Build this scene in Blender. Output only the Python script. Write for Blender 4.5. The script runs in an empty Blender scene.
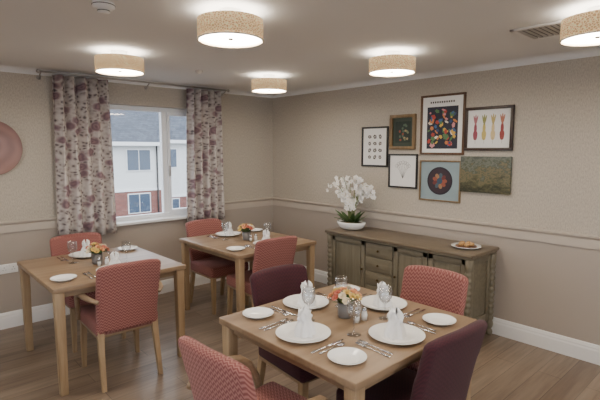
import bpy, math, random
from mathutils import Vector, Matrix, Euler
random.seed(7)
S=bpy.context.scene
def lin(c):
    return tuple(((v/255)/12.92 if v/255<=0.04045 else ((v/255+0.055)/1.055)**2.4) for v in c)+(1,)
# ---------------------------------------------------------------- materials
class N:
    def __init__(s,name):
        s.m=bpy.data.materials.new(name); s.m.use_nodes=True
        s.t=s.m.node_tree; s.b=s.t.nodes['Principled BSDF']; s.out=s.t.nodes['Material Output']
    def n(s,ty,**k):
        x=s.t.nodes.new(ty)
        for a,b in k.items(): setattr(x,a,b)
        return x
    def l(s,a,b): s.t.links.new(a,b)
    def val(s,x,v):
        if isinstance(v,(int,float)): x.default_value=v
        else: s.l(v,x)
    def math(s,op,a,b=0.0):
        x=s.n('ShaderNodeMath',operation=op); s.val(x.inputs[0],a); s.val(x.inputs[1],b); return x.outputs[0]
    def mix(s,f,a,b):
        x=s.n('ShaderNodeMix',data_type='RGBA'); s.val(x.inputs[0],f)
        for i,v in ((6,a),(7,b)):
            if isinstance(v,tuple): x.inputs[i].default_value=v
            else: s.l(v,x.inputs[i])
        return x.outputs[2]
    def coord(s,scale=(1,1,1),kind='Object'):
        c=s.n('ShaderNodeTexCoord'); mp=s.n('ShaderNodeMapping'); mp.inputs['Scale'].default_value=scale
        s.l(c.outputs[kind],mp.inputs[0]); return mp.outputs[0]
    def noise(s,vec,sc,det=3,rough=.5):
        x=s.n('ShaderNodeTexNoise'); x.inputs['Scale'].default_value=sc; x.inputs['Detail'].default_value=det
        x.inputs['Roughness'].default_value=rough; s.l(vec,x.inputs['Vector']); return x.outputs[0]
    def ramp(s,f,stops,interp='LINEAR'):
        r=s.n('ShaderNodeValToRGB'); e=r.color_ramp; e.interpolation=interp
        while len(e.elements)<len(stops): e.elements.new(.5)
        for el,(p,c) in zip(e.elements,stops): el.position=p; el.color=c
        s.l(f,r.inputs[0]); return r.outputs[0]
    def bump(s,h,st=.2,d=.01):
        x=s.n('ShaderNodeBump'); x.inputs['Strength'].default_value=st; x.inputs['Distance'].default_value=d
        s.l(h,x.inputs['Height']); s.l(x.outputs[0],s.b.inputs['Normal'])
    def base(s,c,rough=.6):
        if isinstance(c,tuple): s.b.inputs['Base Color'].default_value=c
        else: s.l(c,s.b.inputs['Base Color'])
        s.b.inputs['Roughness'].default_value=rough
def plain(name,c,rough=.5,metal=0,var=.06,vs=25):
    m=N(name); a=lin(c); b=tuple(x*(1-var*2) for x in a[:3])+(1,)
    n=m.noise(m.coord(),vs); m.base(m.mix(n,a,b),rough); m.b.inputs['Metallic'].default_value=metal
    return m.m
def wood(name,c1,c2,axis,rough=.45,sc=1.0):
    m=N(name); s=[30*sc,30*sc,30*sc]; s[axis]=2.2*sc
    v=m.coord(tuple(s)); n=m.noise(v,1.0,5,.65); n2=m.noise(m.coord(),4,2)
    col=m.ramp(n,[(.3,lin(c2)),(.7,lin(c1))]); col=m.mix(m.math('MULTIPLY',n2,.35),col,lin(c2))
    m.base(col,rough); m.bump(n,.08,.003); return m.m
oak_z=wood('oak_leg',(174,150,118),(142,116,86),2)
oak_x=wood('oak_top_x',(164,140,112),(128,104,80),0,.40,.35)
oak_y=wood('oak_rail_y',(164,140,112),(128,104,80),1,.4)
def fabric(name,c1,c2,p=.012,contrast=1.0):
    m=N(name); v=m.coord(); sp=m.n('ShaderNodeSeparateXYZ'); m.l(v,sp.inputs[0])
    tri=m.math('PINGPONG',sp.outputs[0],p)
    sm=m.math('ADD',m.math('ADD',sp.outputs[2],sp.outputs[1]),m.math('MULTIPLY',tri,1.1))
    st=m.math('DIVIDE',m.math('PINGPONG',sm,p*.75),p*.75)
    col=m.ramp(st,[(.25,lin(c1)),(.75,lin(c2))]); n=m.noise(v,180,2)
    col=m.mix(m.math('MULTIPLY',n,.25),col,lin(c1)); m.base(col,.9); m.bump(n,.3,.002)
    m.b.inputs['Sheen Weight'].default_value=.08
    return m.m
pink=fabric('coral_zigzag_fabric',(122,66,62),(164,112,104))
plum=fabric('plum_fabric',(56,18,28),(68,24,34))
def wallm(name,c,tex):
    m=N(name); v=m.coord()
    a=m.noise(v,220 if tex else 90,3,.7); b=m.noise(v,1.2,2); c0=lin(c)
    d=tuple(x*.82 for x in c0[:3])+(1,); e=tuple(min(1,x*1.14) for x in c0[:3])+(1,)
    if tex:
        w=m.noise(m.coord((1,1,.35)),130,2,.6)
        col=m.ramp(m.math('MULTIPLY',m.math('ADD',a,w),.5),[(.40,d),(.60,e)])
    else: col=m.mix(b,c0,tuple(x*.95 for x in c0[:3])+(1,))
    m.base(col,.62 if tex else .7); m.bump(a,.25 if tex else .05,.002); return m.m
wp=wallm('textured_wallpaper',(184,175,161),True)
wl=wallm('lower_wall_paint',(171,160,149),False)
railm=plain('rail_paint',(190,179,166),.45,var=.02)
ceilm=plain('ceiling_paint',(236,236,235),.8,var=.01,vs=3)
whitep=plain('white_gloss_paint',(236,235,233),.3,var=.01)
upvc=plain('white_upvc',(238,240,243),.3,var=.01)
china=plain('white_china',(245,245,243),.12,var=.005)
linen=plain('white_linen',(240,240,240),.9,var=.03,vs=60)
steel=plain('cutlery_steel',(200,200,205),.2,metal=1,var=.02)
chrome=plain('curtain_pole_metal',(185,180,175),.3,metal=1,var=.02)
dark=plain('dark_plastic',(40,38,38),.5)
# floor
m=N('oak_plank_floor'); v=m.coord()
br=m.n('ShaderNodeTexBrick'); br.offset=.37; m.l(v,br.inputs['Vector'])
br.inputs['Scale'].default_value=1; br.inputs['Brick Width'].default_value=1.25; br.inputs['Row Height'].default_value=.16
br.inputs['Mortar Size'].default_value=.0022; br.inputs['Mortar Smooth'].default_value=.2
br.inputs['Color1'].default_value=lin((144,126,108)); br.inputs['Color2'].default_value=lin((116,99,85)); br.inputs['Mortar'].default_value=lin((66,54,46))
g=m.noise(m.coord((2.5,34,1)),1,6,.65); g2=m.noise(m.coord((.8,7,1)),1,3,.5)
col=m.mix(m.ramp(g,[(.35,(0,0,0,1)),(.7,(.7,.7,.7,1))]),br.outputs['Color'],lin((92,77,66)))
col=m.mix(m.ramp(g2,[(.45,(0,0,0,1)),(.75,(.5,.5,.5,1))]),col,lin((166,150,132)))
m.base(col,.36); m.bump(g,.05,.002); floorm=m.m
# curtain
m=N('floral_curtain_fabric'); v=m.coord((1,.2,1))
nz=m.n('ShaderNodeTexNoise'); nz.inputs['Scale'].default_value=10; m.l(v,nz.inputs['Vector'])
mv=m.n('ShaderNodeVectorMath',operation='MULTIPLY_ADD'); m.l(nz.outputs['Color'],mv.inputs[0]); mv.inputs[1].default_value=(.08,.0,.08); m.l(v,mv.inputs[2])
vo=m.n('ShaderNodeTexVoronoi'); vo.inputs['Scale'].default_value=8.5; m.l(mv.outputs[0],vo.inputs['Vector'])
pet=m.n('ShaderNodeTexVoronoi'); pet.inputs['Scale'].default_value=30; m.l(mv.outputs[0],pet.inputs['Vector'])
fl=m.ramp(vo.outputs['Distance'],[(0,lin((98,76,86))),(.12,lin((152,126,130))),(.24,lin((122,98,106))),(.36,lin((170,150,150))),(.48,lin((192,184,178)))])
lf=m.ramp(pet.outputs['Distance'],[(.15,lin((114,106,106))),(.38,lin((178,168,163))),(.7,lin((202,195,190)))])
fac=m.ramp(vo.outputs['Distance'],[(.34,(0,0,0,1)),(.44,(1,1,1,1))])
col=m.mix(fac,fl,lf); col=m.mix(m.math('MULTIPLY',m.ramp(pet.outputs['Distance'],[(.1,(1,1,1,1)),(.4,(0,0,0,1))]),.35),col,lin((88,72,80)))
m.base(col,.9); curt=m.m
# lamp shade, diffuser
m=N('woven_lampshade'); v=m.coord((1,1,1.2)); vo=m.n('ShaderNodeTexVoronoi',feature='DISTANCE_TO_EDGE'); vo.inputs['Scale'].default_value=75; m.l(v,vo.inputs['Vector'])
col=m.ramp(vo.outputs[0],[(.03,lin((220,192,150))),(.16,lin((170,136,94)))])
m.base(col,.85); m.l(col,m.b.inputs['Emission Color']); m.b.inputs['Emission Strength'].default_value=.8; shade=m.m
m=N('lamp_diffuser_glow'); m.base(lin((255,244,225)),.5); m.b.inputs['Emission Color'].default_value=(1,.88,.73,1); m.b.inputs['Emission Strength'].default_value=34; glow=m.m
m=N('lamp_top_glow'); m.base(lin((255,244,225)),.5); m.b.inputs['Emission Color'].default_value=(1,.93,.84,1); m.b.inputs['Emission Strength'].default_value=8; glow2=m.m
shadein=plain('shade_lining',(250,240,220),.8)
# glass
def glassm(name,tint,gl=.05):
    m=N(name); tr=m.n('ShaderNodeBsdfTransparent'); tr.inputs[0].default_value=tint
    g=m.n('ShaderNodeBsdfGlossy'); g.inputs['Roughness'].default_value=.03
    lw=m.n('ShaderNodeLayerWeight'); lw.inputs[0].default_value=.35
    mx=m.n('ShaderNodeMixShader'); m.l(m.math('ADD',m.math('MULTIPLY',lw.outputs['Facing'],.5),gl),mx.inputs[0]); m.l(tr.outputs[0],mx.inputs[1]); m.l(g.outputs[0],mx.inputs[2]); m.l(mx.outputs[0],m.out.inputs[0]); return m.m
glass=glassm('drinking_glass',(.95,.96,.97,1),.05)
m=N('window_glass'); tr=m.n('ShaderNodeBsdfTransparent'); g=m.n('ShaderNodeBsdfGlossy'); g.inputs['Roughness'].default_value=.02
mx=m.n('ShaderNodeMixShader'); mx.inputs[0].default_value=.05; m.l(tr.outputs[0],mx.inputs[1]); m.l(g.outputs[0],mx.inputs[2]); m.l(mx.outputs[0],m.out.inputs[0]); wglass=m.m
# ---------------------------------------------------------------- mesh builder
class MB:
    def __init__(s): s.v=[]; s.f=[]; s.mi=[]; s.sm=[]; s.mats=[]
    def M(s,m):
        if m not in s.mats: s.mats.append(m)
        return s.mats.index(m)
    def add(s,vs,fs,mat,smooth=True,T=None):
        o=len(s.v); i=s.M(mat)
        for p in vs:
            p=Vector(p); s.v.append(T@p if T else p)
        for f in fs: s.f.append([o+k for k in f]); s.mi.append(i); s.sm.append(smooth)
    def rbox(s,c,size,mat,r=.004,fn=None,n=1,smooth=True,T=None,sub=0):
        h=[x/2 for x in size]; r=min(r,min(h)*.98); ax=[]
        for k in range(3):
            e=[-h[k]]+[ -h[k]+r*(1-math.cos((j+1)/(n+1)*math.pi/2)) for j in range(n)]+[-h[k]+r]
            mid=[-h[k]+r+(2*h[k]-2*r)*(j+1)/(sub+1) for j in range(sub)]
            ax.append(e+mid+[-x for x in reversed(e)])
        d={}; vs=[]; fs=[]
        def vid(p):
            q=[max(-h[k]+r,min(h[k]-r,p[k])) for k in range(3)]
            dd=Vector([p[k]-q[k] for k in range(3)])
            if dd.length>1e-9: dd=dd.normalized()*r
            w=Vector(q)+dd; key=(round(w.x,6),round(w.y,6),round(w.z,6))
            if key not in d: d[key]=len(vs); vs.append(w)
            return d[key]
        for k in range(3):
            a,b=(k+1)%3,(k+2)%3
            for sg in (-1,1):
                for i in range(len(ax[a])-1):
                    for j in range(len(ax[b])-1):
                        q=[]
                        for (ii,jj) in ((i,j),(i+1,j),(i+1,j+1),(i,j+1)):
                            p=[0,0,0]; p[k]=sg*h[k]; p[a]=ax[a][ii]; p[b]=ax[b][jj]; q.append(vid(p))
                        q=list(dict.fromkeys(q))
                        if len(q)<3: continue
                        fs.append(q if sg>0 else q[::-1])
        vs=[w+Vector(c) for w in vs]
        if fn: vs=[Vector(fn(w)) for w in vs]
        s.add(vs,fs,mat,smooth,T)
    def box(s,a,b,mat,T=None):
        x0,y0,z0=a;x1,y1,z1=b
        s.add([(x0,y0,z0),(x1,y0,z0),(x1,y1,z0),(x0,y1,z0),(x0,y0,z1),(x1,y0,z1),(x1,y1,z1),(x0,y1,z1)],[(0,3,2,1),(4,5,6,7),(0,1,5,4),(1,2,6,5),(2,3,7,6),(3,0,4,7)],mat,False,T)
    def lathe(s,prof,mat,c=(0,0,0),seg=24,sx=1,sy=1,T=None,fn=None):
        vs=[];fs=[];c=Vector(c)
        for r,z in prof:
            for k in range(seg):
                t=2*math.pi*k/seg; p=Vector((r*math.cos(t)*sx,r*math.sin(t)*sy,z))
                if fn: p=Vector(fn(p,t))
                vs.append(c+p)
        for i in range(len(prof)-1):
            for k in range(seg):
                k2=(k+1)%seg; fs.append((i*seg+k,i*seg+k2,(i+1)*seg+k2,(i+1)*seg+k))
        s.add(vs,fs,mat,True,T)
    def tube(s,pts,rad,mat,seg=8,T=None,flat=1,rot=0,smooth=True):
        pts=[Vector(p) for p in pts]
        if isinstance(rad,(int,float)): rad=[rad]*len(pts)
        vs=[];fs=[];up=None
        for i,p in enumerate(pts):
            d=(pts[min(i+1,len(pts)-1)]-pts[max(i-1,0)]).normalized()
            if up is None: up=Vector((0,0,1)) if abs(d.z)<.9 else Vector((0,1,0))
            u=d.cross(up).normalized(); w=u.cross(d).normalized(); up=w
            for k in range(seg):
                t=2*math.pi*k/seg+rot; vs.append(p+u*math.cos(t)*rad[i]+w*math.sin(t)*rad[i]*flat)
        n=len(pts)
        for i in range(n-1):
            for k in range(seg):
                k2=(k+1)%seg; fs.append((i*seg+k,i*seg+k2,(i+1)*seg+k2,(i+1)*seg+k))
        fs.append(tuple(range(seg))[::-1]); fs.append(tuple((n-1)*seg+k for k in range(seg)))
        s.add(vs,fs,mat,smooth,T)
    def ball(s,c,r,mat,sx=1,sy=1,sz=1,seg=10,rings=6,T=None):
        prof=[(max(1e-4,math.sin(math.pi*i/rings))*r,-math.cos(math.pi*i/rings)*r*sz) for i in range(rings+1)]
        s.lathe(prof,mat,c,seg,sx,sy,T)
    def petal(s,c,direc,nrm,L,W,mat,cup=.2):
        d=Vector(direc).normalized(); n=Vector(nrm); n=(n-d*n.dot(d)).normalized(); w=d.cross(n); c=Vector(c)
        vs=[];rows=5
        for i in range(rows+1):
            t=i/rows; wd=W*.5*max(0,math.sin(math.pi*min(1,t*.92+.04)))**.7
            for q in (-1,0,1): vs.append(c+d*L*t+w*wd*q+n*(cup*L*t*t+(abs(q))*cup*W*.4))
        fs=[]
        for i in range(rows):
            for q in range(2): a=i*3+q; fs.append((a,a+1,a+4,a+3))
        s.add(vs,fs,mat,True)
    def build(s,name,loc=(0,0,0),rz=0,bevel=0):
        me=bpy.data.meshes.new(name); me.from_pydata([tuple(p) for p in s.v],[],s.f); me.update()
        for m in s.mats: me.materials.append(m)
        for p,i,k in zip(me.polygons,s.mi,s.sm): p.material_index=i; p.use_smooth=k
        me.update(); o=bpy.data.objects.new(name,me); o.location=loc; o.rotation_euler=(0,0,rz); S.collection.objects.link(o)
        if bevel:
            b=o.modifiers.new('b','BEVEL'); b.width=bevel; b.segments=2; b.limit_method='ANGLE'
        return o
def inst(o,name,loc,rz=0):
    c=bpy.data.objects.new(name,o.data); c.location=loc; c.rotation_euler=(0,0,rz); S.collection.objects.link(c); return c
# ---------------------------------------------------------------- room
H=2.40; X0=-6.0; Y0=-6.8; RZ=.95
b=MB(); b.box((X0-.3,Y0-.3,-.1),(.3,.3,0),floorm); b.build('floor')
b=MB(); b.box((X0-.3,Y0-.3,H),(.3,.3,H+.1),ceilm); b.build('ceiling')
WX0,WX1,WZ0,WZ1=-2.44,-1.12,.85,2.13
def wallseg(b,axis,a0,a1,t0,t1,op=None):
    def bx(u0,u1,z0,z1,m):
        if axis=='x': b.box((u0,t0,z0),(u1,t1,z1),m)
        else: b.box((t0,u0,z0),(t1,u1,z1),m)
    if not op: bx(a0,a1,0,RZ,wl); bx(a0,a1,RZ,H,wp); return
    o0,o1,z0,z1=op
    for (u0,u1) in ((a0,o0),(o1,a1)): bx(u0,u1,0,RZ,wl); bx(u0,u1,RZ,H,wp)
    bx(o0,o1,0,z0,wl); bx(o0,o1,z1,H,wp)
b=MB(); wallseg(b,'x',X0-.3,.3,0,.3,(WX0,WX1,WZ0,WZ1)); b.build('wall_north')
b=MB(); wallseg(b,'y',Y0,0,0,.3); b.build('wall_east')
b=MB(); wallseg(b,'y',Y0,0,X0-.3,X0,(-5.2,-2.0,WZ0,WZ1)); b.build('wall_west')  # out-of-view opening added to let sky light into the room
b=MB(); wallseg(b,'x',X0-.3,.3,Y0-.3,Y0,(-4.8,-1.4,WZ0,WZ1)); b.build('wall_south')  # opening added behind the camera, unseen, for soft daylight
def prof_strip(name,prof,segs,mat):
    b=MB()
    for kind,a0,a1 in segs:
        vs=[];n=len(prof)
        for t in (a0,a1):
            for d,z in prof:
                if kind=='N': vs.append((t,-d,z))
                elif kind=='E': vs.append((-d,t,z))
                elif kind=='W': vs.append((X0+d,t,z))
                else: vs.append((t,Y0+d,z))
        fs=[(i,(i+1)%n,n+(i+1)%n,n+i) for i in range(n)]+[tuple(range(n)),tuple(range(n,2*n))[::-1]]
        b.add(vs,fs,mat,False)
    return b.build(name)
bb=[(0,0),(.018,0),(.018,.10),(.013,.115),(.013,.125),(.006,.145),(0,.15)]
prof_strip('baseboard_north',bb,[('N',X0,0)],whitep); prof_strip('baseboard_east',bb,[('E',Y0,0)],whitep)
prof_strip('baseboard_west',bb,[('W',Y0,0)],whitep); prof_strip('baseboard_south',bb,[('S',X0,0)],whitep)
rp=[(0,.895),(.012,.895),(.012,.965),(.022,.975),(.03,.985),(.03,.997),(0,1.0)]
prof_strip('trim_1',rp,[('N',X0,WX0-.04),('N',WX1+.04,0)],railm); prof_strip('trim_2',rp,[('E',Y0,0)],railm)
cp=[(0,H-.055)]+[(.055-.055*math.cos(t),H-.055+.055*math.sin(t)) for t in [i*math.pi/12 for i in range(7)]]+[(.06,H),(0,H)]
prof_strip('trim_3',cp,[('N',X0,0),('E',Y0,0),('W',Y0,0),('S',X0,0)],ceilm)
# ---------------------------------------------------------------- window
b=MB(); fy0,fy1=.09,.15
def fr(x0,x1,z0,z1,w,y0=fy0,y1=fy1):
    b.box((x0,y0,z0),(x0+w,y1,z1),upvc);b.box((x1-w,y0,z0),(x1,y1,z1),upvc);b.box((x0+w,y0,z0),(x1-w,y1,z0+w),upvc);b.box((x0+w,y0,z1-w),(x1-w,y1,z1),upvc)
fr(WX0,WX1,WZ0+.02,WZ1,.05); mxx=-1.54
b.box((mxx-.03,fy0,WZ0+.07),(mxx+.03,fy1,WZ1-.05),upvc)
fr(mxx+.03,WX1-.05,WZ0+.07,WZ1-.05,.035,fy0-.015,fy1)
b.box((WX0+.05,.115,WZ0+.07),(mxx-.03,.121,WZ1-.05),wglass); b.box((mxx+.065,.115,WZ0+.1),(WX1-.085,.121,WZ1-.085),wglass)
b.box((mxx+.035,.05,1.35),(mxx+.055,.075,1.47),chrome)
b.build('window_1',bevel=.003)
b=MB(); b.rbox(((WX0+WX1)/2,.03,WZ0+.008),(WX1-WX0+.12,.15,.03),whitep,.006); 
b.build('window_sill')
def daylight_win(name,axis,a0,a1,t,n):
    b=MB()
    def bx(u0,u1,z0,z1):
        if axis=='x': b.box((u0,t-.03,z0),(u1,t+.03,z1),upvc)
        else: b.box((t-.03,u0,z0),(t+.03,u1,z1),upvc)
    bx(a0,a1,WZ0,WZ0+.05); bx(a0,a1,WZ1-.05,WZ1)
    for k in range(n+1): u=a0+(a1-a0-.05)*k/n; bx(u,u+.05,WZ0+.05,WZ1-.05)
    b.build(name)
daylight_win('added_window_south','x',-4.8,-1.4,Y0-.13,4); daylight_win('added_window_west','y',-5.2,-2.0,X0-.13,4)  # unseen windows added in south and west walls to brighten the room
# curtains
CT=2.350
def curtain(name,x0,x1,z0,z1,n):
    b=MB(); NX=n*14; NZ=14; vs=[];fs=[]; cx=(x0+x1)/2
    for j in range(NZ+1):
        tz=j/NZ; z=z1+(z0-z1)*tz
        for i in range(NX+1):
            t=i/NX; ph=t*n*2*math.pi
            w=(x1-x0)*(.90+.10*tz) ; x=cx+(t-.5)*w+.006*math.sin(ph*2+tz*3)
            y=-.10+(.042+.008*math.sin(tz*3+i*.05))*math.sin(ph+.35*math.sin(tz*2.5+t*5))
            vs.append((x-cx,y,z))
    for j in range(NZ):
        for i in range(NX):
            a=j*(NX+1)+i; fs.append((a,a+1,a+NX+2,a+NX+1))
    b.add(vs,fs,curt)
    o=b.build(name,(cx,0,0)); so=o.modifiers.new('s','SOLIDIFY'); so.thickness=.002
curtain('curtain',-2.765,-2.20,.79,CT,5)
curtain('curtain',-1.37,-.87,.80,CT,5)
b=MB(); pz=2.368; b.tube([(-2.84,-.10,pz),(-.79,-.10,pz)],.009,chrome,12)
for x in (-2.85,-.78): b.ball((x,-.10,pz),.018,chrome)
for x in (-2.825,-1.78,-.805): b.tube([(x,-.10,pz),(x,-.002,pz-.045)],.006,chrome,8); b.tube([(x,-.012,pz-.045),(x,-.001,pz-.045)],.020,chrome,12)
b.build('curtain_pole')
# ---------------------------------------------------------------- outside
cream=plain('cream_render',(226,226,222),.8,var=.02); slate=N('slate_roof'); v=slate.coord()
brk=slate.n('ShaderNodeTexBrick'); slate.l(v,brk.inputs['Vector']); brk.inputs['Scale'].default_value=1; brk.inputs['Brick Width'].default_value=.3; brk.inputs['Row Height'].default_value=.22; brk.inputs['Mortar Size'].default_value=.012
brk.inputs['Color1'].default_value=lin((72,77,86)); brk.inputs['Color2'].default_value=lin((90,95,104)); brk.inputs['Mortar'].default_value=lin((48,52,60)); slate.base(brk.outputs['Color'],.9); slate=slate.m
bk=N('red_brick'); cc=bk.n('ShaderNodeTexCoord'); mp=bk.n('ShaderNodeMapping'); mp.inputs['Rotation'].default_value=(math.pi/2,0,0); bk.l(cc.outputs['Object'],mp.inputs[0])
brk=bk.n('ShaderNodeTexBrick'); bk.l(mp.outputs[0],brk.inputs['Vector']); brk.inputs['Scale'].default_value=1; brk.inputs['Brick Width'].default_value=.225; brk.inputs['Row Height'].default_value=.075; brk.inputs['Mortar Size'].default_value=.008
brk.inputs['Color1'].default_value=lin((138,82,70)); brk.inputs['Color2'].default_value=lin((118,68,60)); brk.inputs['Mortar'].default_value=lin((140,120,112)); bk.base(brk.outputs['Color'],.85); brick=bk.m
dglass=plain('dark_window_pane',(80,94,112),.1,var=.1,vs=2); asphalt=plain('car_park_asphalt',(90,92,95),.9)
def house(name,x0,x1,y,dep,zg,zb,ze,zr,wins,gable=False):
    b=MB()
    b.box((x0,y,zg),(x1,y+dep,zb),brick); b.box((x0,y,zb),(x1,y+dep,ze),cream)
    b.box((x0-.05,y-.05,zb-.07),(x1+.05,y,zb+.07),whitep)
    b.add([(x0-.3,y-.4,ze),(x1+.3,y-.4,ze),(x1+.3,y+dep/2,zr),(x0-.3,y+dep/2,zr),(x1+.3,y+dep+.4,ze),(x0-.3,y+dep+.4,ze)],[(0,1,2,3),(3,2,4,5),(0,3,5),(1,4,2)],slate,False)
    b.box((x0-.3,y-.48,ze-.2),(x1+.3,y-.38,ze+.02),whitep)
    b.tube([(x1-.25,y-.06,zg),(x1-.25,y-.06,ze)],.05,dark,8)
    for (wx,wz,ww,wh) in wins:
        b.box((wx-.06,y-.06,wz-.06),(wx+ww+.06,y-.01,wz+wh+.06),whitep); 
        b.box((wx,y-.08,wz),(wx+ww/2-.03,y-.05,wz+wh),dglass); b.box((wx+ww/2+.03,y-.08,wz),(wx+ww,y-.05,wz+wh),dglass)
    return b.build(name)
house('apartment_building',4.2,9.0,22,8,-6,-.75,2.1,4.5,[(4.9,.6,.8,1.1),(6.9,.45,1.4,1.2),(6.9,-2.1,1.3,1.1),(4.9,-2.1,.8,1.1),(6.9,-4.6,1.3,1.3)])
house('brick_house',9.7,15,24,8,-6,-1.5,2.3,4.9,[(10.2,.5,.9,1.2),(12.6,.4,1.2,1.2),(10.2,-3.0,1.0,1.3)])
b=MB(); b.box((-60,-60,-6.2),(60,60,-6.0),asphalt); b.build('ground')
# ---------------------------------------------------------------- ceiling things
def lamp(x,y,first=[None]):
    if first[0] is None:
        b=MB(); R=.177; t=-.05; u=-.157
        b.lathe([(R-.004,t),(R,t),(R+.001,-.10),(R,u),(R-.004,u)],shade,seg=48)
        b.lathe([(R-.004,u),(R-.004,t)],shadein,seg=48)
        b.lathe([(.0005,u+.010),(R-.006,u+.010)],glow,seg=48)
        b.lathe([(.0005,u+.018),(R-.006,u+.018)],whitep,seg=48)
        b.lathe([(R-.006,-.068),(.06,-.068)],glow2,seg=48)
        b.lathe([(R-.006,-.072),(.0005,-.072)],whitep,seg=48)
        b.lathe([(.06,0),(.06,-.075),(.0005,-.075)],whitep,seg=24)
        b.lathe([(R+.001,u+.005),(R+.003,u+.003),(R+.003,u-.003),(R-.006,u-.003)],shadein,seg=48)
        b.lathe([(.0005,u+.003),(.012,u+.003),(.014,u+.010)],chrome,seg=12)
        first[0]=b.build('ceiling_lamp',(x,y,H))
    else: inst(first[0],'ceiling_lamp',(x,y,H))
for x,y in ((-2.53,-2.73),(-2.57,-1.29),(-1.02,-1.19),(-1.01,-2.69),(-1.11,-4.10),(-2.6,-4.3),(-4.1,-1.29),(-4.1,-2.74),(-4.1,-4.3),(-2.6,-5.8),(-1.09,-5.8),(-4.1,-5.8)): lamp(x,y)
b=MB(); b.lathe([(.055,0),(.055,-.02),(.045,-.03),(.03,-.032),(.03,-.045),(.0005,-.047)],whitep,seg=28)
b.lathe([(.056,-.008),(.0575,-.010),(.056,-.012)],dark,seg=28); b.lathe([(.031,-.036),(.032,-.038),(.031,-.040)],dark,seg=24); b.build('smoke_detector',(-3.08,-2.39,H))
b=MB(); b.lathe([(.035,0),(.035,-.012),(.02,-.03),(.0005,-.032)],whitep,seg=20); b.build('sprinkler_sensor',(-1.68,-.95,H))
b=MB(); grey=plain('vent_grey',(190,188,184),.5)
for a in (0,1,2,3):
    T=Matrix.Rotation(a*math.pi/2,4,'Z'); b.rbox((0,.16,-.006),(.35,.03,.012),whitep,.003,T=T)
for k in range(9): b.rbox((0,-.13+k*.0325,-.008),(.30,.022,.004),grey,.001,T=Matrix.Identity(4))
b.box((-.15,-.15,-.002),(.15,.15,-.0005),dark); b.build('ceiling_vent',(-.84,-3.76,H))
# ---------------------------------------------------------------- tables
def table(x0,x1,y0,y1):
    b=MB(); w=x1-x0; d=y1-y0; cx,cy=(x0+x1)/2,(y0+y1)/2
    b.rbox((0,0,.7325),(w,d,.035),oak_x,.006,n=2)
    i=.03; L=.062
    for sy in (-1,1): b.rbox((0,sy*(d/2-i-.02),.6935),(w-2*i-L*2+.02,.022,.045),oak_x,.002)
    for sx in (-1,1): b.rbox((sx*(w/2-i-.02),0,.6935),(.022,d-2*i-L*2+.02,.045),oak_y,.002)
    for sx in (-1,1):
        for sy in (-1,1):
            px,py=sx*(w/2-.012-L/2),sy*(d/2-.012-L/2)
            def tp(v,px=px,py=py):
                k=.78+.22*min(1,v.z/.6); return (px+(v.x-px)*k,py+(v.y-py)*k,v.z)
            b.rbox((px,py,.3575),(L,L,.715),oak_z,.004,fn=tp,sub=1)
    b.build('dining_table',(cx,cy,0))
table(-2.70,-1.70,-3.79,-2.82); table(-3.22,-2.26,-1.67,-.64); table(-1.78,-.84,-1.70,-.65)
# ---------------------------------------------------------------- chairs
def chairmesh(fab,arms):
    b=MB()
    def seatfn(v):
        x,y,z=v; k=.96+.04*(y+.24)/.48
        if z>.43: z+=.012*(1-(x/.25)**2)*(1-(y/.25)**2)
        return (x*k,y,z)
    b.rbox((0,.005,.425),(.46,.46,.105),fab,.028,fn=seatfn,n=3,sub=5)
    b.rbox((0,.0,.368),(.43,.42,.02),oak_x,.003)
    def backfn(v):
        x,y,z=v; t=max(0,(z-.40)/.50)
        z2=z-(.022*(abs(x)/.22)**4 if z>.7 else 0)
        return (x*(.95+.05*t+.02*math.sin(t*3)), y-.10*t**1.3+.026*(x/.22)**2, z2)
    b.rbox((0,-.222,.64),(.44,.058,.50),fab,.027,fn=backfn,n=3,sub=9)
    for sx in (-1,1):
        b.tube([(sx*.195,.20,.37),(sx*.20,.208,.2),(sx*.203,.212,0)],[.030,.026,.020],oak_z,4,rot=math.pi/4,smooth=False)
        b.tube([(sx*.19,-.20,.41),(sx*.195,-.222,.25),(sx*.20,-.27,0)],[.030,.026,.020],oak_z,4,rot=math.pi/4,smooth=False)
        if arms:
            b.tube([(sx*.212,-.265,.630),(sx*.25,-.21,.644),(sx*.268,-.12,.648),(sx*.272,-.02,.644),(sx*.266,.05,.632),(sx*.256,.10,.595),(sx*.246,.14,.52),(sx*.235,.165,.40)],[.014,.018,.021,.022,.021,.02,.018,.017],oak_y,10)
    return b
def chair(fab,arms,x,y,rz,cache={}):
    k=(fab.name,arms)
    if k not in cache: cache[k]=chairmesh(fab,arms).build('dining_chair',(x,y,0),rz)
    else: inst(cache[k],'dining_chair',(x,y,0),rz)
R=math.radians
chair(pink,True,-2.80,-3.37,R(-90+3)); chair(plum,False,-2.19,-3.65,R(-3)); chair(plum,False,-2.14,-2.93,R(180-4)); chair(pink,False,-1.70,-3.37,R(90+3))
chair(pink,True,-2.75,-1.52,R(-3)); chair(pink,False,-2.71,-.76,R(180)); chair(pink,False,-1.43,-1.53,R(-4)); chair(pink,False,-1.40,-.79,R(180))
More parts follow.
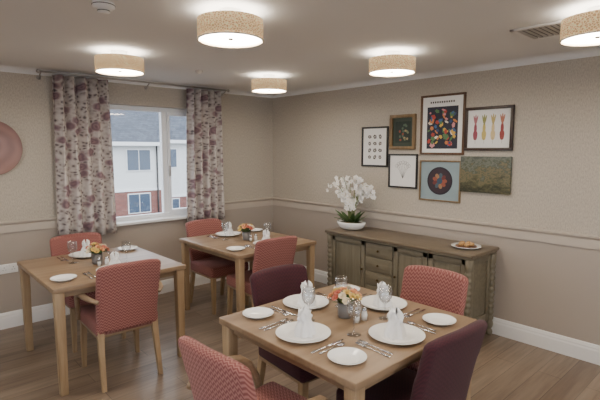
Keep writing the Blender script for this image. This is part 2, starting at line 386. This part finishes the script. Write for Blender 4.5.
# ---------------------------------------------------------------- tableware
def plate(r):
    b=MB(); b.lathe([(.0005,.004),(r*.55,.004),(r*.62,.006),(r*.72,.013),(r*.98,.019),(r,.021),(r,.019),(r*.72,.009),(r*.58,0),(.0005,0)],china,seg=40); return b
def wineglass():
    b=MB(); b.lathe([(.0005,0),(.034,0),(.034,.002),(.012,.005),(.0045,.012),(.004,.075),(.008,.083),(.026,.098),(.036,.12),(.037,.138),(.032,.175),(.0312,.175),(.0362,.138),(.035,.12),(.025,.099),(.004,.086)],glass,seg=24); return b
def napkin():
    b=MB(); prof=[(.050,0),(.048,.016),(.043,.038),(.036,.058),(.030,.070),(.034,.082),(.040,.098),(.038,.113),(.027,.125),(.010,.133)]
    def fn(p,t):
        z=p.z; k=1+.13*math.cos(7*t)*(1-z*2)
        if z>.075: return (p.x*k*(.62+.10*math.cos(2*t)),p.y*k*1.1,.075+(z-.075)*(.8+.38*math.cos(2*t+.6)))
        return (p.x*k,p.y*k,z)
    b.lathe(prof,linen,seg=56,fn=fn)
    for k in range(4):
        a=k*1.57+.4; b.petal((.012*math.cos(a),.012*math.sin(a),.06),(math.cos(a)*.22,math.sin(a)*.22,1),(math.cos(a),math.sin(a),0),.070,.042,linen,.06)
    return b
def fork():
    b=MB(); b.tube([(0,-.095,.003),(0,-.04,.004),(0,.02,.006),(0,.045,.005)],[.007,.0045,.003,.009],steel,8,flat=.3)
    for k in (-1.5,-.5,.5,1.5): b.tube([(k*.005,.04,.005),(k*.0052,.065,.006),(k*.005,.092,.008)],[.002,.0018,.001],steel,5)
    b.tube([(0,-.105,.003),(0,-.09,.003)],[.003,.007],steel,8,flat=.3); return b
def knife():
    b=MB(); b.tube([(0,-.11,.003),(0,-.10,.003),(0,-.02,.004),(0,-.01,.004)],[.004,.007,.006,.004],steel,8,flat=.4)
    b.tube([(0,-.01,.004),(.001,.03,.004),(.001,.08,.004),(-.003,.105,.004)],[.005,.0095,.009,.002],steel,8,flat=.15); return b
def spoon():
    b=MB(); b.tube([(0,-.09,.003),(0,-.02,.004),(0,.03,.006)],[.006,.0035,.003],steel,8,flat=.35)
    b.tube([(0,.028,.006),(0,.04,.005),(0,.06,.004),(0,.075,.006)],[.003,.013,.015,.004],steel,10,flat=.25); return b
proto={}
def put(name,mk,x,y,z,rz=0):
    if name not in proto: proto[name]=mk().build(name,(x,y,z),rz)
    else: inst(proto[name],name,(x,y,z),rz)
TZ=.750
def setting(cx,cy,d,off=.33,side=.36,full=True,nap=True,gl=True):
    d=Vector(d); f=-d; l=Vector((-f.y,f.x)); c=Vector((cx,cy)); p=c+d*off; a=math.atan2(f.y,f.x)-math.pi/2
    put('dinner_plate',lambda:plate(.135),p.x,p.y,TZ)
    if nap: q=p+f*.01; put('napkin',napkin,q.x,q.y,TZ+.0045,a)
    q=p+l*side+f*.0; put('side_plate',lambda:plate(.085),q.x,q.y,TZ)
    q=p+l*.175; put('fork',fork,q.x,q.y,TZ,a)
    q=p+l*.205-f*.01; put('fork',fork,q.x,q.y,TZ,a)
    q=p-l*.17; put('table_knife',knife,q.x,q.y,TZ,a)
    q=p-l*.20; put('spoon',spoon,q.x,q.y,TZ,a)
    if gl: q=p+f*.19-l*.16; put('wine_glass',wineglass,q.x,q.y,TZ)
for d in ((-1,0),(0,-1),(1,0),(0,1)): setting(-2.21,-3.31,d,off=.32)
for d in ((0,-1),(0,1)): setting(-2.74,-1.15,d); setting(-1.31,-1.17,d)
# table flowers
petm=[plain('petal_peach',(236,176,130),.7),plain('petal_yellow',(238,210,130),.7),plain('petal_cream',(245,232,205),.7),plain('petal_coral',(222,140,118),.7)]
leafm=plain('leaf_green',(86,112,62),.6); pot=plain('grey_stoneware',(120,116,114),.35)
def posy(x,y):
    b=MB(); b.lathe([(.0005,0),(.036,0),(.04,.01),(.043,.085),(.039,.085),(.036,.02),(.0005,.02)],pot,seg=24)
    b.lathe([(.0005,.078),(.038,.078)],leafm,seg=16)
    for k in range(18):
        a=k*2.4; rr=.012+.066*math.sqrt(k/18); c=Vector((rr*math.cos(a),rr*math.sin(a),.145-.04*(k/18)+random.uniform(-.008,.012)))
        nrm=(c-Vector((0,0,.05))).normalized(); mt=petm[k%4]; b.tube([(0,0,.07),c],.002,leafm,4)
        t1=nrm.orthogonal().normalized(); t2=nrm.cross(t1)
        for ring,(n,L) in enumerate(((7,.025),(6,.019),(4,.011))):
            for q in range(n):
                an=2*math.pi*q/n+ring*.5; b.petal(c+nrm*.003*ring,t1*math.cos(an)+t2*math.sin(an)+nrm*(.25+.6*ring),nrm,L,L*.9,mt,.25)
    for k in range(14):
        a=k*2*math.pi/14; b.petal((.03*math.cos(a),.03*math.sin(a),.085),(math.cos(a),math.sin(a),.45+.4*(k%3)),(0,0,1),.065,.026,leafm,-.15)
    b.build('flower_arrangement',(x,y,TZ),random.random()*3)
posy(-2.19,-3.28); posy(-2.76,-1.15); posy(-1.31,-1.17)
def shaker(x,y,m):
    b=MB(); b.lathe([(.0005,0),(.016,0),(.017,.03),(.013,.05),(.0132,.052)],glass if m else china,seg=16); b.lathe([(.0135,.052),(.0135,.064),(.008,.068),(.0005,.069)],steel,seg=16)
    b.lathe([(.0005,.002),(.013,.002),(.013,.035),(.0005,.035)],china if m else dark,seg=12); b.build('salt_shaker' if m else 'pepper_shaker',(x,y,TZ))
for cx,cy in ((-2.19,-3.28),(-2.76,-1.15),(-1.31,-1.17)): shaker(cx-.02,cy-.10,True); shaker(cx+.04,cy-.10,False)
# ---------------------------------------------------------------- sideboard
sbm=wood('sideboard_taupe_wood',(130,122,103),(104,96,78),1,.5); sbz=wood('sideboard_taupe_post',(130,122,103),(104,96,78),2,.5); sbt=wood('sideboard_top_wood',(124,111,92),(96,83,67),1,.35); brass=plain('aged_brass',(90,72,45),.4,metal=.9)
b=MB(); y0,y1=-3.15,-1.51; xf=-.44
b.rbox((-.25,(y0+y1)/2,.786),(.50,y1-y0+.02,.028),sbt,.008,n=2); b.rbox((-.25,(y0+y1)/2,.763),(.475,y1-y0-.01,.02),sbm,.006,n=2)
b.rbox((-.235,(y0+y1)/2,.445),(.42,y1-y0-.10,.62),sbm,.004)
b.rbox((-.235,(y0+y1)/2,.145),(.44,y1-y0-.08,.03),sbm,.008,n=2)
for px in (-.455,-.035):
    for py in (y0+.035,y1-.035):
        pr=[(.0005,0),(.018,0),(.026,.012),(.03,.03),(.024,.05),(.018,.06),(.028,.075),(.033,.10),(.028,.125)]
        z=.135
        while z<.64: pr+=[(.024,z),(.033,z+.018),(.033,z+.03),(.024,z+.046)]; z+=.052
        pr+=[(.033,z+.01),(.034,.75),(.0005,.752)]
        b.lathe(pr,sbz,(px,py,0),14)
fx=xf-.006
def panel(ya,yb,za,zb,knob):
    cy,cz=(ya+yb)/2,(za+zb)/2; w=yb-ya; h=zb-za; t=.045
    b.rbox((fx-.004,cy,zb-t/2),(.02,w,t),sbm,.003); b.rbox((fx-.004,cy,za+t/2),(.02,w,t),sbm,.003)
    b.rbox((fx-.004,ya+t/2,cz),(.02,t,h),sbz,.003); b.rbox((fx-.004,yb-t/2,cz),(.02,t,h),sbz,.003)
    b.rbox((fx,cy,cz),(.018,w-2*t-.03,h-2*t-.03),sbz,.006,n=2)
    b.ball((fx-.026,knob[0],knob[1]),.012,brass); b.tube([(fx-.01,knob[0],knob[1]),(fx-.02,knob[0],knob[1])],.006,brass)
L=y1-y0-.10; ys=[y1-.05-L*k for k in (0,.30,.52,.76,1)]
panel(ys[1]+.006,ys[0]-.006,.17,.745,(ys[1]+.03,.46))
panel(ys[3]+.006,ys[2]-.006,.17,.745,(ys[2]-.03,.46)); panel(ys[4]+.006,ys[3]-.006,.17,.745,(ys[3]-.03,.46))
for k in range(4):
    za=.17+k*.144+.004; zb=za+.136; yc=(ys[1]+ys[2])/2; w=ys[1]-ys[2]-.02
    b.rbox((fx-.004,yc,(za+zb)/2),(.02,w,zb-za),sbm,.005,n=2); b.rbox((fx-.014,yc,(za+zb)/2),(.008,w-.05,zb-za-.045),sbm,.003)
    b.ball((fx-.03,yc,(za+zb)/2),.012,brass); b.tube([(fx-.01,yc,(za+zb)/2),(fx-.025,yc,(za+zb)/2)],.006,brass)
for ye in (y0+.05,y1-.05):
    s=-1 if ye<-2 else 1
    for (xa,xb,za,zb) in ((-.42,-.36,.14,.75),(-.11,-.05,.14,.75),(-.36,-.11,.69,.75),(-.36,-.11,.14,.21)):
        b.rbox(((xa+xb)/2,ye+s*.004,(za+zb)/2),(xb-xa,.02,zb-za),sbz,.003)
b.build('sideboard',(-.022,0,0))
# orchid
orch=plain('orchid_petal_white',(246,244,240),.6,var=.01); oy=plain('orchid_lip_yellow',(225,190,80),.6); stemm=plain('orchid_stem',(110,125,70),.6); oleaf=plain('orchid_leaf',(70,98,52),.4); moss=plain('potting_moss',(95,88,60),.9,var=.2,vs=60)
b=MB(); b.lathe([(.0005,0),(.07,0),(.12,.012),(.152,.045),(.163,.075),(.161,.085),(.152,.085),(.144,.06),(.0005,.06)],china,seg=40,sx=.8,sy=1.05)
b.lathe([(.0005,.085),(.08,.08),(.146,.066)],moss,seg=24,sx=.8,sy=1.05)
for k in range(18):
    a=k*2*math.pi/18+random.uniform(-.2,.2); LL=random.uniform(.11,.19)
    b.petal((.03*math.cos(a),.05*math.sin(a),.075),(math.cos(a)*.9,math.sin(a),random.uniform(.5,1.6)),(0,0,1),LL,.05,oleaf,-.28)
def blossom(c,nrm,r):
    nrm=Vector(nrm).normalized(); t1=nrm.orthogonal().normalized(); t2=nrm.cross(t1); ph=random.random()*6
    for q in range(5):
        an=ph+2*math.pi*q/5; b.petal(c,t1*math.cos(an)+t2*math.sin(an)+nrm*.1,nrm,r,r*(.95 if q in(1,4) else .7),orch,.12)
    for q in range(3):
        an=ph+2*math.pi*q/3; b.petal(c+nrm*.003,t1*math.cos(an)*.6+t2*math.sin(an)*.6+nrm,nrm,r*.35,r*.28,orch,.1)
    b.ball(c+nrm*.007,r*.12,oy)
for k in range(17):
    a=k*2.4; sx=math.cos(a); sy=math.sin(a); hh=.24+.24*((k*5)%4)/3; sp=.07+.17*(k%3)/2
    P=[]
    for i in range(13):
        t=i/12; P.append(Vector((sx*(.02+sp*t**1.6*.75),sy*(.03+sp*t**1.6*1.0),.075+hh*math.sin(t*1.9))))
    b.tube(P,[.004-.002*i/12 for i in range(13)],stemm,5)
    for i in range(6,13):
        for s in (-1,1):
            if random.random()<.75:
                c=P[i]+Vector((random.uniform(-.03,.03),random.uniform(-.03,.03),random.uniform(-.05,.02)))
                blossom(c,(-.8+random.uniform(-.6,.5)+sx*.4,sy*.6+random.uniform(-.6,.4)-.3,random.uniform(-.2,.5)),random.uniform(.022,.030))
b.build('potted_orchid',(-.28,-1.665,.80))
# pastry plate
b=MB(); brd=wood('dark_serving_wood',(120,78,48),(84,52,32),1,.4); bun=plain('pastry_golden',(205,160,105),.7,var=.15,vs=40)
b.lathe([(.0005,0),(.06,0),(.10,.008),(.125,.018),(.125,.022),(.10,.014),(.0005,.008)],china,seg=36)
b.lathe([(.0005,.009),(.09,.0145),(.09,.02),(.0005,.02)],brd,seg=30)
for k in range(5):
    a=k*2*math.pi/5; b.ball((.045*math.cos(a),.045*math.sin(a),.034),.024,bun,1.2,1,.7,12,8)
b.build('pastry_plate',(-.26,-2.97,.80))
# socket
b=MB(); b.rbox((0,-.005,0),(.147,.01,.087),whitep,.004,n=2)
for s in (-1,1):
    for (u,v2,w,h) in ((0,.012,.004,.008),(-.011,-.010,.007,.004),(.011,-.010,.007,.004)): b.box((s*.036+u-w/2,-.0112,v2-h/2),(s*.036+u+w/2,-.0099,v2+h/2),dark)
    b.rbox((s*.012,-.012,.028),(.010,.006,.016),whitep,.002)
b.build('wall_socket',(-3.17,0,.56))
# wall plate
m=N('dusty_pink_ceramic'); v=m.coord(); w=m.n('ShaderNodeTexWave',wave_type='RINGS',rings_direction='Y'); w.inputs['Scale'].default_value=3; w.inputs['Distortion'].default_value=5; w.inputs['Detail'].default_value=2; m.l(v,w.inputs['Vector'])
m.base(m.mix(m.math('MULTIPLY',w.outputs[0],.6),lin((156,120,112)),lin((128,96,90))),.35)
b=MB(); T=Matrix.Rotation(math.pi/2,4,'X'); b.lathe([(.0005,.012),(.17,.014),(.20,.022),(.245,.032),(.25,.034),(.25,.03),(.2,.012),(.15,0),(.0005,0)],m.m,seg=56,T=T); b.build('decorative_wall_plate',(-3.25,0,1.67))
# ---------------------------------------------------------------- pictures on east wall
def colm(c,n=None): 
    k='art_%d_%d_%d'%c
    return bpy.data.materials.get(k) or plain(k,c,.7,var=.08,vs=40)
blackf=plain('black_frame',(32,30,30),.35); brownf=wood('brown_frame',(110,78,52),(74,50,32),2); goldf=wood('gold_wood_frame',(150,124,88),(104,82,54),2); paper=plain('mount_board',(236,235,231),.8,var=.01); bluef=plain('pale_blue_paint',(146,164,170),.6,var=.1,vs=12); darkf=plain('dark_walnut_frame',(58,40,32),.35)
class Pic:
    def __init__(s,y0,y1,z0,z1,fw,fm,dp=.022):
        s.b=MB(); s.w=y0-y1; s.h=z1-z0; s.z0=z0; s.yc=(y0+y1)/2; s.zc=(z0+z1)/2; s.fw=fw; w,h=s.w,s.h
        if fw:
            s.b.rbox((-dp/2,0,h/2-fw/2),(dp,w,fw),fm,.003); s.b.rbox((-dp/2,0,-h/2+fw/2),(dp,w,fw),fm,.003)
            s.b.rbox((-dp/2,w/2-fw/2,0),(dp,fw,h-2*fw),fm,.003); s.b.rbox((-dp/2,-w/2+fw/2,0),(dp,fw,h-2*fw),fm,.003)
        s.lay=.008
    def P(s,u,v,d): return (-d,s.w*(.5-u),s.h*(v-.5))
    def rect(s,u0,u1,v0,v1,m): s.lay+=.0006; s.b.add([s.P(u0,v0,s.lay),s.P(u1,v0,s.lay),s.P(u1,v1,s.lay),s.P(u0,v1,s.lay)],[(0,3,2,1)],m,False)
    def ell(s,u,v,ru,rv,m,ang=0,n=16,jit=0):
        s.lay+=.00004; vs=[]
        for k in range(n):
            t=2*math.pi*k/n; j=1+jit*math.sin(5*t); a,c=ru*math.cos(t)*j,rv*math.sin(t)*j
            vs.append(s.P(u+(a*math.cos(ang)-c*math.sin(ang))/s.w,v+(a*math.sin(ang)+c*math.cos(ang))/s.h,s.lay))
        s.b.add(vs,[tuple(range(n))],m,False)
    def line(s,pts,w,m): s.b.tube([s.P(u,v,s.lay+.0006) for u,v in pts],w,m,4)
    def done(s,name): s.b.build(name,(0,s.yc,s.zc))
ink=colm((50,48,46))
p=Pic(-1.575,-1.93,1.47,1.90,.018,blackf); p.rect(.04,.96,.03,.97,paper)
for r in range(4):
    for c in range(3):
        u,v2=.30+.2*c,.24+.17*r; p.ell(u,v2,.021+.004*((r+c)%2),.018+.006*((r*c)%2),colm((90,84,80)),r+c,jit=.12); p.ell(u,v2,.010,.008,colm((200,195,188)),r)
p.done('framed_shell_print')
p=Pic(-1.955,-2.265,1.655,2.01,.032,goldf,.03); p.rect(.08,.92,.07,.93,colm((64,74,62))); p.rect(.2,.8,.2,.8,colm((44,56,50))); 
random.seed(3)
for k in range(16): p.ell(random.uniform(.27,.73),random.uniform(.26,.74),.012,.014,colm(random.choice([(120,128,96),(170,150,110),(150,80,60),(90,110,90)])),k)
p.done('framed_botanical_painting')
p=Pic(-1.945,-2.295,1.26,1.61,.016,blackf); p.rect(.04,.96,.04,.96,paper); lg=colm((120,118,114))
for k in range(7):
    a=.5+k*.36; p.line([(.5,.28),(.5+.12*math.cos(a),.45+.08*math.sin(a)),(.5+.24*math.cos(a),.55+.2*math.sin(a))],.0011,lg)
    cu,cv=.5+.24*math.cos(a),.55+.2*math.sin(a); p.line([(cu+.05*math.cos(t),cv+.05*math.sin(t)) for t in [q*math.pi/4 for q in range(9)]],.0011,lg)
p.done('framed_line_drawing')
p=Pic(-2.32,-2.785,1.605,2.175,.02,brownf); p.rect(.03,.97,.03,.97,paper); p.rect(.15,.85,.10,.80,colm((46,48,62)))
for k in range(11): p.rect(.22+k*.052,.25+k*.052,.86,.89,ink)
for k in range(60):
    c=random.choice([(220,180,80),(180,74,64),(230,222,208),(70,104,150),(210,134,80),(90,126,84),(210,144,150),(60,80,120)]); p.ell(random.uniform(.20,.80),random.uniform(.16,.75),random.uniform(.008,.026),random.uniform(.008,.030),colm(c),k,jit=.15)
p.done('framed_colourful_poster')
p=Pic(-2.325,-2.765,1.155,1.55,.014,goldf); p.rect(.03,.97,.03,.97,bluef); p.ell(.5,.5,.135,.135,colm((44,36,48)),n=40); p.ell(.5,.5,.118,.118,colm((60,46,54)),n=40)
for k in range(9): a=k*.7; p.ell(.5+.12*math.cos(a),.5+.13*math.sin(a),.026,.02,colm([(150,84,66),(110,56,54),(74,92,102),(160,120,86)][k%4]),a)
p.ell(.5,.5,.03,.03,colm((60,80,100)))
p.done('framed_circle_painting')
p=Pic(-2.79,-3.225,1.645,2.03,.024,darkf,.03); p.rect(.04,.96,.05,.95,paper)
for k,(c,c2) in enumerate([((150,70,84),(176,110,116)),((206,186,110),(150,150,90)),((222,200,150),(190,170,110)),((160,74,70),(188,120,96))]):
    u=.22+.185*k; p.ell(u,.36,.021,.048,colm(c),0,jit=.04); p.ell(u,.50,.014,.052,colm(c)); p.line([(u,.3),(u+.005,.16)],.001,colm((150,130,110)))
    for q in (-1,0,1): p.ell(u+q*.022,.70+(.02 if q==0 else 0),.007,.045,colm(c2),-q*.22)
p.done('framed_vegetable_print')
m=N('oil_landscape_paint'); v=m.coord((1,1,1.6)); n=m.noise(v,14,6,.7); sp=m.n('ShaderNodeSeparateXYZ'); m.l(m.coord(),sp.inputs[0])
f=m.math('ADD',m.math('MULTIPLY',sp.outputs[2],1.2),n)
m.base(m.ramp(f,[(.28,lin((54,56,42))),(.42,lin((92,90,64))),(.5,lin((118,108,80))),(.57,lin((66,74,58))),(.64,lin((110,114,102))),(.74,lin((76,82,74)))]),.5); m.bump(n,.4,.004)
b=MB(); b.rbox((-.015,0,0),(.03,.46,.325),m.m,.003); b.build('landscape_canvas',(0,-2.995,1.43))
# ---------------------------------------------------------------- light & camera
w=bpy.data.worlds.new('World'); S.world=w; w.use_nodes=True; nt=w.node_tree; bg=nt.nodes['Background']
tc=nt.nodes.new('ShaderNodeTexCoord'); nz=nt.nodes.new('ShaderNodeTexNoise'); nz.inputs['Scale'].default_value=2; nt.links.new(tc.outputs['Generated'],nz.inputs['Vector'])
rp_=nt.nodes.new('ShaderNodeValToRGB'); rp_.color_ramp.elements[0].color=(.64,.74,.87,1); rp_.color_ramp.elements[1].color=(.82,.88,.96,1); nt.links.new(nz.outputs[0],rp_.inputs[0]); nt.links.new(rp_.outputs[0],bg.inputs[0]); bg.inputs[1].default_value=5.2
f=458; th=math.atan(50/458); a=R(42.7)
F=Vector((math.sin(a)*math.cos(th),math.cos(a)*math.cos(th),-math.sin(th)))
cd=bpy.data.cameras.new('cam'); cam=bpy.data.objects.new('camera',cd); S.collection.objects.link(cam); cam.location=(-4.0,-4.88,1.65)
cam.rotation_euler=F.to_track_quat('-Z','Y').to_euler(); cd.sensor_width=36; cd.lens=f/600*36; S.camera=cam
